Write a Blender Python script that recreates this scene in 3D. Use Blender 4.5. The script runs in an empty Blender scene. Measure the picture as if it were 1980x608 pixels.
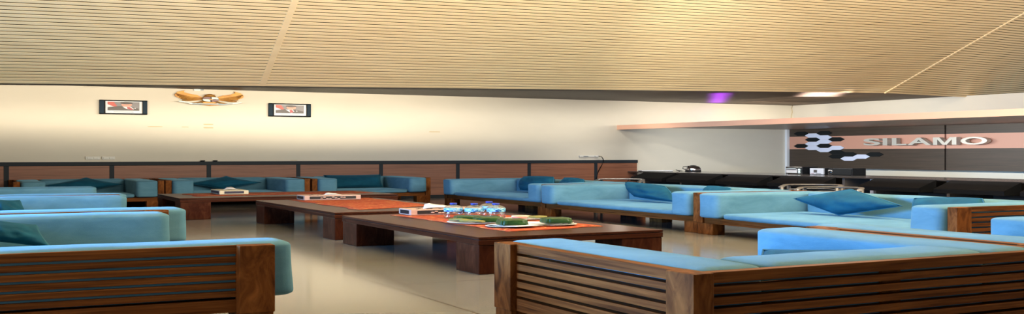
import bpy, bmesh, math, random
from mathutils import Vector, Matrix, noise
random.seed(7)
S = bpy.context.scene
COL = S.collection
PI = math.pi

# ------------------------------------------------------------------ materials
def lin(c):
    return c/12.92 if c <= .04045 else ((c+.055)/1.055)**2.4
def rgb(r, g, b):
    return (lin(r/255), lin(g/255), lin(b/255), 1)

class NT:
    def __init__(s, name):
        s.m = bpy.data.materials.new(name); s.m.use_nodes = True
        s.t = s.m.node_tree; s.b = s.t.nodes['Principled BSDF']
    def n(s, typ, **k):
        nd = s.t.nodes.new(typ)
        for a, v in k.items():
            if a.startswith('i_'): nd.inputs[a[2:].replace('_', ' ')].default_value = v
            else: setattr(nd, a, v)
        return nd
    def l(s, a, b): s.t.links.new(a, b)
    def set(s, **k):
        for a, v in k.items(): s.b.inputs[a.replace('_', ' ')].default_value = v
        return s
    def coords(s, scale, rot=(0, 0, 0)):
        tc = s.n('ShaderNodeTexCoord'); mp = s.n('ShaderNodeMapping')
        mp.inputs['Scale'].default_value = scale; mp.inputs['Rotation'].default_value = rot
        s.l(tc.outputs['Object'], mp.inputs['Vector']); return mp.outputs['Vector']
    def noise(s, vec, scale=1, detail=4, rough=.55, dist=0):
        nd = s.n('ShaderNodeTexNoise'); nd.inputs['Scale'].default_value = scale
        nd.inputs['Detail'].default_value = detail; nd.inputs['Roughness'].default_value = rough
        nd.inputs['Distortion'].default_value = dist
        s.l(vec, nd.inputs['Vector']); return nd.outputs['Fac']
    def ramp(s, fac, stops):
        r = s.n('ShaderNodeValToRGB'); e = r.color_ramp.elements
        while len(e) < len(stops): e.new(.5)
        for el, (p, c) in zip(e, stops): el.position = p; el.color = c
        s.l(fac, r.inputs['Fac']); return r.outputs['Color']
    def bump(s, h, strength=.2, dist=.01):
        b = s.n('ShaderNodeBump'); b.inputs['Strength'].default_value = strength
        b.inputs['Distance'].default_value = dist
        s.l(h, b.inputs['Height']); s.l(b.outputs['Normal'], s.b.inputs['Normal'])

def plain(name, col, rough=.5, metal=0, **k):
    t = NT(name); t.set(Base_Color=col, Roughness=rough, Metallic=metal, **k); return t.m

def wood(name, axis, dark, mid, light, rough=.38, fine=1.0, coat=0., spec=.5):
    t = NT(name)
    sc = {'x': (1.3, 22, 60), 'y': (22, 1.3, 60), 'z': (16, 16, 8)}[axis]
    v = t.coords(tuple(a*fine for a in sc))
    f = t.noise(v, 1, 6, .6, 1.2)
    c = t.ramp(f, [(.28, dark), (.5, mid), (.74, light)])
    t.l(c, t.b.inputs['Base Color'])
    t.set(Roughness=rough, Coat_Weight=coat, Coat_Roughness=.12)
    t.b.inputs['Specular IOR Level'].default_value = spec
    t.bump(f, .08, .004)
    return t.m

def fabric(name, base, light, sc=14, bump=.25):
    t = NT(name)
    v = t.coords((1, 1, 3)); f = t.noise(v, sc*.25, 5, .6, .6); g = t.noise(v, sc*14, 3, .6)
    c = t.ramp(f, [(.32, base), (.72, light)])
    t.l(c, t.b.inputs['Base Color'])
    t.set(Roughness=.85, Sheen_Weight=.5, Sheen_Roughness=.35)
    t.b.inputs['Sheen Tint'].default_value = light
    t.b.inputs['Specular IOR Level'].default_value = .2
    a = t.n('ShaderNodeMath', operation='MULTIPLY_ADD'); t.l(g, a.inputs[0]); a.inputs[1].default_value = .35; t.l(f, a.inputs[2])
    t.bump(a.outputs[0], bump, .012)
    return t.m

M = {}
TK = (rgb(66, 36, 17), rgb(112, 66, 32), rgb(144, 90, 46))
for ax in 'xyz': M['teak_'+ax] = wood('teak_'+ax, ax, *TK, rough=.5, spec=.03)
TD = (rgb(44, 20, 12), rgb(66, 34, 22), rgb(86, 50, 34))
for ax in 'xyz': M['dark_'+ax] = wood('dark_teak_'+ax, ax, *TD, rough=.28, coat=0, spec=.04)
M['velvet'] = fabric('blue_velvet', rgb(80, 126, 148), rgb(98, 146, 170))
M['pillow'] = fabric('teal_velvet', rgb(11, 68, 94), rgb(20, 90, 118), sc=18, bump=.35)
M['pipe'] = plain('teal_piping', rgb(16, 92, 118), .8)

def make_wall_mat():
    t = NT('cream_paint'); v = t.coords((.5, .5, 1.6)); f = t.noise(v, 1.4, 4, .6)
    c = t.ramp(f, [(.3, rgb(216, 209, 192)), (.7, rgb(224, 217, 200))])
    t.l(c, t.b.inputs['Base Color']); t.set(Roughness=.55); return t.m
M['wall'] = make_wall_mat()
M['dark_lining'] = plain('dark_timber_lining', rgb(70, 60, 52), .6)  # unseen walls coloured dark to cut light bounced onto the seats

def make_floor_mat():
    t = NT('cream_floor_tile')
    tc = t.n('ShaderNodeTexCoord'); mp = t.n('ShaderNodeMapping')
    mp.inputs['Location'].default_value = (-.68, -.06, 0)
    t.l(tc.outputs['Object'], mp.inputs['Vector'])
    br = t.n('ShaderNodeTexBrick'); br.offset = 0; br.squash = 1
    br.inputs['Scale'].default_value = 1; br.inputs['Mortar Size'].default_value = .006
    br.inputs['Brick Width'].default_value = 1.2; br.inputs['Row Height'].default_value = 1.2
    br.inputs['Color1'].default_value = rgb(138, 139, 137); br.inputs['Color2'].default_value = rgb(134, 135, 132)
    br.inputs['Mortar'].default_value = rgb(92, 84, 74); br.inputs['Bias'].default_value = 0
    t.l(mp.outputs['Vector'], br.inputs['Vector'])
    t.l(br.outputs['Color'], t.b.inputs['Base Color'])
    t.set(Roughness=.13); t.b.inputs['Specular IOR Level'].default_value = .5
    return t.m
M['floor'] = make_floor_mat()

def make_slat_mat():
    t = NT('ceiling_slat_wood'); v = t.coords((.8, 6, 6)); f = t.noise(v, 1.5, 5, .6, .4)
    c = t.ramp(f, [(.3, rgb(222, 194, 148)), (.7, rgb(233, 207, 161))])
    t.l(c, t.b.inputs['Base Color']); t.set(Roughness=.45); return t.m
M['slat'] = make_slat_mat()
M['slat_void'] = plain('slat_gap', rgb(26, 18, 12), .8)

def make_soffit(name, sc, c0, c1, rough):
    t = NT(name); v = t.coords(sc); f = t.noise(v, 1, 5, .65, .3)
    c = t.ramp(f, [(.3, c0), (.7, c1)])
    t.l(c, t.b.inputs['Base Color']); t.set(Roughness=rough); t.b.inputs['Specular IOR Level'].default_value = .06; t.bump(f, .25, .02); return t.m
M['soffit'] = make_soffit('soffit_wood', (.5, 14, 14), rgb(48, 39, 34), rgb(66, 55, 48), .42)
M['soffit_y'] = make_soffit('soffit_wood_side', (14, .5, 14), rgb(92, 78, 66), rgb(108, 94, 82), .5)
M['wainscot'] = wood('wainscot_wood', 'x', rgb(108, 66, 48), rgb(138, 88, 64), rgb(150, 100, 76), rough=.5, fine=.8)
M['trim'] = plain('dark_grey_trim', rgb(42, 48, 54), .45)
M['clad'] = wood('brown_cladding', 'y', rgb(52, 42, 33), rgb(67, 54, 42), rgb(76, 61, 49), rough=.45, fine=.9)
M['peach'] = plain('peach_band', rgb(214, 156, 130), .45)
M['peach_paint'] = plain('peach_fascia', rgb(252, 194, 160), .5)
M['under'] = plain('canopy_underside', rgb(122, 100, 90), .35)
M['white'] = plain('white_paint', rgb(236, 238, 240), .5)
M['hex_white'] = plain('white_felt', rgb(226, 230, 246), .7)
M['hex_black'] = plain('black_felt', rgb(32, 34, 34), .8)
M['steel'] = plain('brushed_letter_steel', rgb(204, 198, 184), .35, .25)
M['front_silver'] = plain('satin_silver_front', rgb(124, 127, 134), .45)
M['chrome'] = plain('chrome', rgb(200, 200, 204), .16, 1)
M['tube'] = plain('satin_metal_tube', rgb(122, 122, 122), .34, .6)
M['black'] = plain('black_plastic', rgb(20, 21, 23), .4)
M['gloss_black'] = plain('gloss_black', rgb(16, 17, 19), .12)
M['counter_side'] = plain('counter_side', rgb(92, 86, 82), .4)
def make_counter():
    t = NT('counter_laminate'); t.set(Base_Color=rgb(70, 64, 60), Roughness=.14); return t.m
M['counter'] = make_counter()
M['black_fabric'] = plain('black_leatherette', rgb(15, 16, 17), .85)
M['black_fabric'].node_tree.nodes['Principled BSDF'].inputs['Specular IOR Level'].default_value = .1
M['frame'] = plain('blue_black_frame', rgb(32, 50, 64), .5)
M['frame_edge'] = plain('frame_edge', rgb(14, 18, 22), .5)
M['mat'] = plain('mat_board', rgb(226, 232, 238), .6)
M['photo_bg'] = plain('photo_grey', rgb(122, 118, 122), .4)
M['photo_red'] = plain('photo_red', rgb(196, 78, 66), .4)
M['photo_white'] = plain('photo_white', rgb(224, 222, 228), .4)
M['photo_suit'] = plain('photo_suit', rgb(62, 54, 52), .4)
M['photo_skin'] = plain('photo_skin', rgb(206, 150, 130), .4)
M['photo_hair'] = plain('photo_hair', rgb(58, 48, 46), .4)
M['photo_tie'] = plain('photo_tie', rgb(170, 52, 56), .4)
def make_gold():
    t = NT('antique_gold'); v = t.coords((10, 10, 30)); f = t.noise(v, 1, 4)
    c = t.ramp(f, [(.3, rgb(150, 100, 38)), (.7, rgb(196, 144, 66))])
    t.l(c, t.b.inputs['Base Color']); t.set(Roughness=.4, Metallic=.3); t.bump(f, .3, .01); return t.m
M['gold'] = make_gold()
M['maroon'] = plain('maroon_enamel', rgb(92, 28, 36), .3)
M['silver'] = plain('pale_silver', rgb(168, 182, 182), .35, .2)
M['silver_dark'] = plain('grey_silver', rgb(112, 124, 130), .35, .3)
M['wood_pink'] = plain('pinkish_wood', rgb(196, 164, 148), .5)
M['ivory'] = plain('ivory_box', rgb(222, 212, 178), .5)
M['navy'] = plain('navy_panel', rgb(24, 26, 58), .4)
M['tissue'] = plain('tissue_paper', rgb(244, 240, 240), .8)
M['slot'] = plain('dark_slot', rgb(24, 20, 20), .5)
M['porcelain'] = plain('porcelain', rgb(228, 232, 232), .15)
M['porc_green'] = plain('green_glaze', rgb(84, 130, 112), .2)
M['napkin'] = plain('paper_napkin', rgb(240, 240, 246), .8)
def make_leaf():
    t = NT('banana_leaf'); v = t.coords((9, 26, 20), (0, 0, .6)); f = t.noise(v, 1, 4, .6, .5)
    c = t.ramp(f, [(.3, rgb(16, 46, 18)), (.55, rgb(30, 70, 28)), (.8, rgb(66, 106, 44))])
    t.l(c, t.b.inputs['Base Color']); t.set(Roughness=.32); t.bump(f, .25, .005); return t.m
M['leaf'] = make_leaf()
M['snack'] = plain('olive_snack', rgb(128, 126, 62), .45)
M['cake_pink'] = plain('pink_cake', rgb(196, 128, 122), .6)
M['cake_cream'] = plain('cream_cake', rgb(226, 212, 186), .6)
M['cap'] = plain('blue_cap', rgb(22, 50, 160), .3)
def make_label():
    t = NT('bottle_label'); v = t.coords((40, 40, 90)); f = t.noise(v, 1, 3, .6, .8)
    c = t.ramp(f, [(.36, rgb(26, 70, 150)), (.46, rgb(90, 180, 222)), (.6, rgb(170, 220, 236)), (.7, rgb(60, 150, 205))])
    t.l(c, t.b.inputs['Base Color']); t.set(Roughness=.25); return t.m
M['label'] = make_label()
def make_clear():
    t = NT('clear_plastic')
    tr = t.n('ShaderNodeBsdfTransparent'); tr.inputs['Color'].default_value = (.90, .90, .92, 1)
    gl = t.n('ShaderNodeBsdfGlossy'); gl.inputs['Roughness'].default_value = .05
    fr = t.n('ShaderNodeLayerWeight'); fr.inputs['Blend'].default_value = .35
    mx = t.n('ShaderNodeMixShader'); t.l(fr.outputs['Facing'], mx.inputs[0])
    t.l(tr.outputs[0], mx.inputs[1]); t.l(gl.outputs[0], mx.inputs[2])
    t.l(mx.outputs[0], t.t.nodes['Material Output'].inputs['Surface']); return t.m
M['clear'] = make_clear()
def make_runner():
    t = NT('orange_batik'); v = t.coords((9, 9, 9)); f = t.noise(v, 1, 6, .7, 2.4)
    c = t.ramp(f, [(.32, rgb(120, 46, 30)), (.46, rgb(166, 76, 52)), (.56, rgb(176, 88, 60)), (.61, rgb(206, 156, 92)), (.67, rgb(166, 76, 52))])
    t.l(c, t.b.inputs['Base Color']); t.set(Roughness=.75); t.b.inputs['Specular IOR Level'].default_value = .1; return t.m
M['runner'] = make_runner()
M['stain'] = plain('yellowed_tape', rgb(204, 186, 146), .6)
M['switch'] = plain('switch_plastic', rgb(230, 228, 220), .4)
M['glass_front'] = plain('grey_glass', rgb(150, 150, 152), .1, .3)
M['inside'] = plain('pale_cabinet', rgb(200, 196, 196), .4)

for k_ in ('frame', 'frame_edge', 'black_fabric', 'black', 'trim', 'hex_black'):
    if k_ in M: M[k_].node_tree.nodes['Principled BSDF'].inputs['Specular IOR Level'].default_value = .1

# ------------------------------------------------------------------ mesh helpers
class MB:
    """collects shapes, links them as one mesh object"""
    def __init__(s): s.bm = bmesh.new(); s.mats = []
    def mi(s, m):
        if m not in s.mats: s.mats.append(m)
        return s.mats.index(m)
    def add(s, tmp, m, smooth=False):
        k = s.mi(m)
        for f in tmp.faces: f.material_index = k; f.smooth = smooth
        me = bpy.data.meshes.new('t'); tmp.to_mesh(me); tmp.free()
        s.bm.from_mesh(me); bpy.data.meshes.remove(me)
    def box(s, x0, x1, y0, y1, z0, z1, m, bev=0.):
        t = bmesh.new(); bmesh.ops.create_cube(t, size=1)
        for v in t.verts:
            v.co = Vector(((x0+x1)/2+v.co.x*(x1-x0), (y0+y1)/2+v.co.y*(y1-y0), (z0+z1)/2+v.co.z*(z1-z0)))
        if bev: bmesh.ops.bevel(t, geom=t.edges[:], offset=bev, segments=2, affect='EDGES', profile=.6)
        s.add(t, m); return s
    def soft(s, x0, x1, y0, y1, z0, z1, m, r=.05, vr=.016, puff=0., seg=4, seed=0):
        """upholstered block: edges rounded r in plan and vr in height, faces slightly puffed"""
        k = r/vr; t = bmesh.new(); bmesh.ops.create_cube(t, size=1)
        w, d, h = x1-x0, y1-y0, (z1-z0)*k
        for v in t.verts: v.co = Vector((v.co.x*w, v.co.y*d, v.co.z*h))
        bmesh.ops.bevel(t, geom=t.edges[:], offset=min(r, w*.48, d*.48, h*.48), segments=seg, affect='EDGES', profile=.5)
        n = max(2, int(max(w, d)/.14))
        big = [e for e in t.edges if e.calc_length() > .2]
        if big: bmesh.ops.subdivide_edges(t, edges=big, cuts=min(n, 10), use_grid_fill=True)
        for v in t.verts:
            a, b, c = v.co.x/w*2, v.co.y/d*2, v.co.z/h*2
            p = puff
            q = noise.noise(Vector((v.co.x*3+seed, v.co.y*3-seed, v.co.z*1.5)))*.5
            v.co.z += (p*(1-a*a)*(1-b*b)*(1 if c > 0 else -.2))*h*abs(c) + q*.05*h*(1-min(1, abs(a))**4)*abs(c)
            v.co.y += q*.02*abs(b); v.co.x += q*.02*abs(a)
            v.co = Vector(((x0+x1)/2+v.co.x, (y0+y1)/2+v.co.y, (z0+z1)/2+v.co.z/k))
        s.add(t, m, True); return s
    def poly(s, pts, m, ext=None):
        t = bmesh.new(); vs = [t.verts.new(p) for p in pts]; f = t.faces.new(vs)
        if ext is not None:
            r = bmesh.ops.extrude_face_region(t, geom=[f])
            for g in r['geom']:
                if isinstance(g, bmesh.types.BMVert): g.co += Vector(ext)
        bmesh.ops.recalc_face_normals(t, faces=t.faces[:])
        s.add(t, m); return s
    def lathe(s, prof, m, cx=0, cy=0, cz=0, n=24, sx=1, sy=1):
        t = bmesh.new(); rings = []
        for r, z in prof:
            rings.append([t.verts.new((cx+sx*r*math.cos(2*PI*i/n), cy+sy*r*math.sin(2*PI*i/n), cz+z)) for i in range(n)])
        for a, b in zip(rings, rings[1:]):
            for i in range(n): t.faces.new((a[i], a[(i+1) % n], b[(i+1) % n], b[i]))
        for rg in (rings[0], rings[-1]):
            try: t.faces.new(rg)
            except ValueError: pass
        bmesh.ops.recalc_face_normals(t, faces=t.faces[:]); s.add(t, m, True); return s
    def tube(s, pts, r, m, rz=None, n=10, closed=False):
        t = bmesh.new(); P = [Vector(p) for p in pts]; rings = []
        for i, p in enumerate(P):
            a = P[i-1] if (i or closed) else p; b = P[(i+1) % len(P)] if (i < len(P)-1 or closed) else p
            d = (b-a).normalized(); up = Vector((0, 0, 1)) if abs(d.z) < .95 else Vector((1, 0, 0))
            u = d.cross(up).normalized(); v = u.cross(d)
            rings.append([t.verts.new(p+u*r*math.cos(2*PI*k/n)+v*(rz or r)*math.sin(2*PI*k/n)) for k in range(n)])
        prs = list(zip(rings, rings[1:])) + ([(rings[-1], rings[0])] if closed else [])
        for a, b in prs:
            for k in range(n): t.faces.new((a[k], a[(k+1) % n], b[(k+1) % n], b[k]))
        if not closed: t.faces.new(rings[0]); t.faces.new(rings[-1])
        bmesh.ops.recalc_face_normals(t, faces=t.faces[:]); s.add(t, m, True); return s
    def ball(s, c, rx, ry, rz, m, seg=20):
        t = bmesh.new(); bmesh.ops.create_uvsphere(t, u_segments=seg, v_segments=seg//2, radius=1)
        for v in t.verts: v.co = Vector((c[0]+v.co.x*rx, c[1]+v.co.y*ry, c[2]+v.co.z*rz))
        s.add(t, m, True); return s
    def build(s, name, parent=None, loc=(0, 0, 0), rz=0):
        me = bpy.data.meshes.new(name); s.bm.to_mesh(me); s.bm.free()
        for m in s.mats: me.materials.append(m)
        o = bpy.data.objects.new(name, me); COL.objects.link(o)
        o.location = loc; o.rotation_euler = (0, 0, rz)
        if parent: o.parent = parent
        return o

def tag(o, label=None, cat=None, group=None, kind=None):
    if label: o['label'] = label
    if cat: o['category'] = cat
    if group: o['group'] = group
    if kind: o['kind'] = kind
    return o
def thing(name, label, cat, loc=(0, 0, 0), rz=0, group=None):
    o = bpy.data.objects.new(name, None); COL.objects.link(o); o.empty_display_size = .1
    o.location = loc; o.rotation_euler = (0, 0, rz)
    return tag(o, label, cat, group)
def struct(name, mb, parent=None, label=None):
    o = mb.build(name, parent)
    if not parent: o['kind'] = 'structure'
    if label: o['label'] = label
    return o

# ------------------------------------------------------------------ room
XL, XR, YF, YB, ZC = -3.5, 13.0, -4.0, 14.04, 1.477
ZT = 3.6
struct('floor', MB().box(XL, XR, YF, YB, -.04, 0, M['floor']))
wb = struct('wall_back', MB().box(XL, XR+.12, YB, YB+.1, 0, ZC, M['wall']))
wr = struct('wall_right', MB().box(XR, XR+.12, 4.3, YB, 0, ZC, M['wall']).box(XR, XR+.12, YF, -2.7, 0, ZC, M['wall'])
            .box(XR, XR+.12, -2.7, 4.3, 0, .36, M['wall']).box(XR, XR+.12, -2.7, 4.3, 1.0, ZC, M['wall']))
w2 = MB()
for y in (-2.7, -.4, 1.95, 4.24): w2.box(XR+.02, XR+.08, y, y+.06, .36, 1.0, M['trim'])
w2.box(XR+.02, XR+.08, -2.7, 4.3, .36, .38, M['trim']).box(XR+.02, XR+.08, -2.7, 4.3, .98, 1.0, M['trim'])
struct('window_2', w2)  # unseen window, added to let light in under the canopy
# left wall: opening for a window band; front wall: wide door opening (daylight comes in here)
struct('wall_left', MB().box(XL-.1, XL, YF, -3.4, 0, ZT, M['dark_lining']).box(XL-.1, XL, 12.0, YB, 0, ZT, M['dark_lining'])
       .box(XL-.1, XL, -3.4, 12.0, 0, .25, M['dark_lining']).box(XL-.1, XL, -3.4, 12.0, 1.35, ZT, M['dark_lining']))
struct('wall_front', MB().box(XL, .5, YF-.1, YF, 0, ZT, M['dark_lining']).box(11.5, XR, YF-.1, YF, 0, ZT, M['dark_lining'])
       .box(.5, 11.5, YF-.1, YF, 1.35, ZT, M['dark_lining']))
w1 = MB()
for y in (-3.4, -1.55, .3, 2.15, 4.04, 6.0, 8.0, 10.0, 11.94): w1.box(XL-.08, XL-.02, y, y+.06, .25, 1.35, M['trim'])
w1.box(XL-.08, XL-.02, -3.4, 12.0, .25, .27, M['trim']).box(XL-.08, XL-.02, -3.4, 12.0, 1.33, 1.35, M['trim'])
struct('window_1', w1)
d1 = MB()
for x in (.5, 3.25, 6.0, 8.75, 11.42): d1.box(x, x+.08, YF-.07, YF-.01, 0, 1.35, M['trim'])
d1.box(.5, 11.5, YF-.07, YF-.01, 1.32, 1.35, M['trim'])
struct('door_1', d1)

# soffit along the back and the right wall
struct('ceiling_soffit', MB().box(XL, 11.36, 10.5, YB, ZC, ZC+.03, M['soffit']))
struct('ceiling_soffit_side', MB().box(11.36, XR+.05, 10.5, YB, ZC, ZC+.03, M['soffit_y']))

# slatted roof ceiling: plane A (rising to the fold), plane B beyond the fold
GA, GB, TILT = .0186, .0117, .5876
P1 = Vector((11.37, 10.48, 1.477))
nA = Vector((-GA, TILT, 1)).normalized()
dA = Vector((1, 0, GA)).normalized(); dB = Vector((1, 0, -GB)).normalized()
upA = dA.cross(nA)                                             # along the slope
if upA.z < 0: upA = -upA
F2 = Vector((12.0968, 8.8671, 2.4383)); fv = F2-P1
PITCH, GAPW, NS = .0492, .0140, 58
def slat_pts(q):                                              # left end, fold, right end of a line at height q on the slope
    t = q/fv.dot(upA); f = P1+fv*t
    L = f + dA*((XL-.3-f.x)/dA.x); R = f + dB*((XR+3.2-f.x)/dB.x)
    return L, f, R
ce = MB(); tb = bmesh.new()
nB = dB.cross(fv).normalized()
if nB.z < 0: nB = -nB
for k in range(NS):
    q0, q1 = k*PITCH, k*PITCH+PITCH-GAPW
    a, b = slat_pts(q0), slat_pts(q1)
    for (p, q, nn) in ((0, 1, nA), (1, 2, nB)):
        lo = [a[p], a[q], b[q], b[p]]; hi = [v+nn*.004 for v in lo]
        v = [tb.verts.new(x) for x in lo+hi]
        for f in ((0, 1, 2, 3), (7, 6, 5, 4), (0, 4, 5, 1), (1, 5, 6, 2), (2, 6, 7, 3), (3, 7, 4, 0)):
            tb.faces.new([v[i] for i in f])
bmesh.ops.recalc_face_normals(tb, faces=tb.faces[:])
ce.add(tb, M['slat'])
# battens that close the gaps where boards are joined, and the cover strip on the fold
def strip(p, q, n, w, m, off=.0):
    d = (q-p).normalized(); s_ = d.cross(n).normalized()*w/2
    ce.poly([p-s_-n*off, p+s_-n*off, q+s_-n*off, q-s_-n*off], m, ext=n*.012)
strip(P1, F2+fv*.32, (nA+nB).normalized(), .03, M['slat'], .012)
a0, f0, _ = slat_pts(0); top = (NS-1)*PITCH
for X0, w in ((2.74, .065),):
    p = f0+dA*((X0-f0.x)/dA.x); strip(p, p+upA*top, nA, w, M['slat'], .001)
# backing behind the slats, coloured dark to stand in for the shaded void
bq = NS*PITCH+.6
L0, f0, R0 = slat_pts(-.01); L1, f1, R1 = slat_pts(bq)
ce.poly([L0+nA*.07, f0+nA*.07, f1+nA*.07, L1+nA*.07], M['slat_void'], ext=nA*.01)
ce.poly([f0+nB*.07, R0+nB*.07, R1+nB*.07, f1+nB*.07], M['slat_void'], ext=nB*.01)
struct('ceiling', ce)
struct('ceiling_top', MB().box(XL, XR+3, YF, 9.0, ZT, ZT+.05, M['slat']))

# unseen tray added behind the lower slat edge, its lip shapes the light
def edge(x): return P1.z-(P1.x-x)*GA
tr = MB()
for (y0, y1, z0, z1) in ((10.5, 10.96, .012, .022), (10.94, 10.96, .012, .036)):
    xa, xb_ = XL, 7.2
    tr.poly([(xa, y0, edge(xa)+z0), (xb_, y0, edge(xb_)+z0), (xb_, y1, edge(xb_)+z0), (xa, y1, edge(xa)+z0)], M['soffit'], ext=(0, 0, z1-z0))
struct('ceiling_cove_tray', tr)

# back wall wainscot: boards, dark rail, dividers, baseboard
w = MB().box(XL, 9.69, YB-.03, YB, .043, .495, M['wainscot'])
wn = struct('trim_1', w)
struct('top_rail', MB().box(XL, 9.70, YB-.045, YB-.001, .49, .538, M['trim'], .004), wn)
for k in range(-3, 9):
    x = .586+1.1895*k - .6 + .6
    if XL < x < 9.69: struct('divider', MB().box(x-.028, x+.028, YB-.036, YB-.001, .043, .49, M['trim']), wn)
struct('baseboard_back', MB().box(XL, 9.69, YB-.042, YB-.001, 0, .043, M['trim']))

# canopy over the bar
cn = MB().box(9.35, XR, 3.0, YB, 1.055, 1.085, M['under'])
cano = struct('canopy', cn)
tag(cano, kind='structure')
struct('canopy_fascia', MB().box(9.33, 9.37, 3.0, YB, 1.018, 1.088, M['peach_paint']), cano)

# brown cladding with a peach band on the right wall
cl = MB()
cl.box(12.87, XR, 10.735, 13.98, .395, .714, M['clad']).box(12.87, XR, 10.735, 13.98, .928, 1.055, M['clad'])
cl.box(12.87, XR, 4.4, 10.705, .395, .714, M['clad']).box(12.87, XR, 4.4, 10.705, .928, 1.055, M['clad'])
cl.box(12.872, XR, 10.735, 13.98, .714, .928, M['peach']).box(12.872, XR, 4.4, 10.705, .714, .928, M['peach'])
cl.box(12.9, XR, 10.705, 10.735, .395, 1.055, M['slot'])
clad = struct('wall_cladding', cl); tag(clad, kind='structure')
struct('trim_2', MB().box(12.82, XR, 13.985, YB-.001, .3, 1.055, M['white']))

# tape marks on the wall
for i, (x, z, w_, h_) in enumerate(((2.30, .985, .19, .011), (2.67, .985, .09, .009), (2.965, .978, .13, .016), (2.965, 1.022, .13, .016), (6.18, .955, .18, .012), (4.1, .55, .1, .008))):
    t = bmesh.new(); vs = []
    for k in range(14):
        a = 2*PI*k/14; rr = 1+.18*noise.noise(Vector((math.cos(a)*2+i*5, math.sin(a)*2, i)))
        ca, sa = math.cos(a), math.sin(a)
        vs.append(t.verts.new((x+w_/2*rr*math.copysign(abs(ca)**.5, ca), YB-.0015, z+h_/2*rr*math.copysign(abs(sa)**.6, sa))))
    t.faces.new(vs); mb = MB(); mb.add(t, M['stain']); struct('tape_stain', mb, wb)
struct('corner_crack', MB().tube([(12.985, YB-.01, 1.477), (12.965, YB-.004, 1.42), (12.985, YB-.004, 1.37), (12.965, YB-.004, 1.31), (12.955, YB-.004, 1.22)], .006, M['stain'], n=5), wb)
# pieces at the top of the wall
struct('ceiling_clip', MB().box(2.78, 2.86, YB-.02, YB, 1.455, 1.477, M['white']).box(2.86, 2.9, YB-.02, YB, 1.462, 1.477, M['silver_dark']), wb)
struct('peeled_paint', MB().poly([(1.33, YB-.004, 1.466), (1.5, YB-.004, 1.464), (1.66, YB-.004, 1.462), (1.5, YB-.012, 1.476), (1.42, YB-.01, 1.468)], M['wall'], ext=(0, .004, 0)), wb)

# ------------------------------------------------------------------ seating
D = 1.17
def make_seat(label, cat, loc, rz, W, group, z_top=.33, legs_mid=False, name='armchair', seed=0, tx=.07, D=D, over=(.06, .06), deep=False):
    r = thing(name, label, cat, loc, rz, group)
    Z = .326
    gaps = [.290, .260, .229, .199, .1685, .1388]
    for sx in (0, 1):                                          # slatted side panels with two posts
        p = MB(); x0, x1 = (0, tx) if sx == 0 else (W-tx, W)
        p.box(x0, x1, 0, .125, .089, Z, M['teak_z'], .004).box(x0, x1, D-.125, D, .089, Z, M['teak_z'], .004)
        prev = Z-.001
        for g in gaps+[None]:
            lo = g+.0045 if g else .089
            e_ = .026 if deep else .05
            p.box(*((x0+e_, x1-.002) if sx == 0 else (x0+.002, x1-e_)), .12, D-.12, lo, prev, M['teak_y'], .002)
            if g: prev = g-.0045
        p.build('arm_panel', r)
    p = MB(); prev = Z-.001
    for g in gaps+[None]:
        lo = g+.0045 if g else .089
        p.box(tx-.01, W-tx+.01, D-.06, D-(.022 if deep else .04), lo, prev, M['teak_x'], .002)
        if g: prev = g-.0045
    n = 2 if W > 2 else 1
    for k in range(1, n+1):
        x = W*k/(n+1); p.box(x-.04, x+.04, D-.062, D-.05, .1, Z-.01, M['teak_z'])
    p.build('back_panel', r)
    p = MB().box(tx-.005, W-tx+.005, .02, .085, .086, .132, M['teak_x'], .003)
    p.box(tx, W-tx, .085, D-.08, .112, .128, M['teak_x'])
    p.build('seat_frame', r)
    for x in (0, W-.2):
        for y in (.004, D-.13): MB().box(x+.004, x+.196, y, y+.12, 0, .0895, M['teak_z'], .004).build('leg', r)
    if legs_mid:
        for y in (.5,): MB().box(W/2-.1, W/2+.1, y, y+.12, 0, .111, M['teak_z'], .004).build('leg', r)
    aw = .25
    MB().soft(tx+.004, tx+aw, -over[0], D-.064, .134, z_top, M['velvet'], .055, .017, .008, seed=seed+1).build('arm_cushion', r)
    MB().soft(W-tx-aw, W-tx-.004, -over[1], D-.064, .134, z_top, M['velvet'], .055, .017, .008, seed=seed+2).build('arm_cushion', r)
    MB().soft(tx+aw+.004, W-tx-aw-.004, D-.34, D-.062, .131, z_top+.002, M['velvet'], .06, .018, .01, seed=seed+3).build('back_cushion', r)
    MB().soft(tx+aw+.003, W-tx-aw-.003, -.02, D-.33, .131, .176, M['velvet'], .05, .014, .10, seed=seed+4).build('seat_cushion', r)
    return r

GB_ = 'blue armchairs along the panelled back wall'
make_seat('blue wood-framed armchair nearest the wall switches with a diamond-set teal pillow', 'armchair', (.605, 12.84, 0), 0, 1.60, GB_, seed=1)
make_seat('blue armchair against the panelled wall, middle one of three, diamond pillow on its back', 'armchair', (2.22, 12.84, 0), 0, 1.74, GB_, seed=2)
make_seat('blue armchair at the end of the panelled wall, wide flat pillow filling its back', 'armchair', (3.985, 12.84, 0), 0, 1.61, GB_, seed=3)
GR_ = 'blue two-seat sofas lined up before the bar'
make_seat('blue two-seat sofa beside the back wall, farthest in the row before the bar', 'sofa', (5.42, 12.02, 0), -PI/2, 2.56, GR_, name='sofa', legs_mid=True, seed=4)
make_seat('blue two-seat sofa in the middle of the row before the bar, leaf-shaped pillow', 'sofa', (5.34, 9.43, 0), -PI/2, 2.58, GR_, name='sofa', legs_mid=True, seed=5)
make_seat('blue two-seat sofa before the bar with a large pointed teal pillow and slatted end', 'sofa', (5.31, 6.83, 0), -PI/2-math.radians(1.6), 2.55, GR_, name='sofa', legs_mid=True, seed=6)
GL_ = 'blue sofas in the row facing the bar'
make_seat('blue sofa with slatted brown side panel facing the camera, first of its row', 'sofa', (1.01, 3.685, 0), math.radians(88.7), 2.44, GL_, name='sofa', seed=7, D=1.32, over=(.09, -.03))
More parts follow.
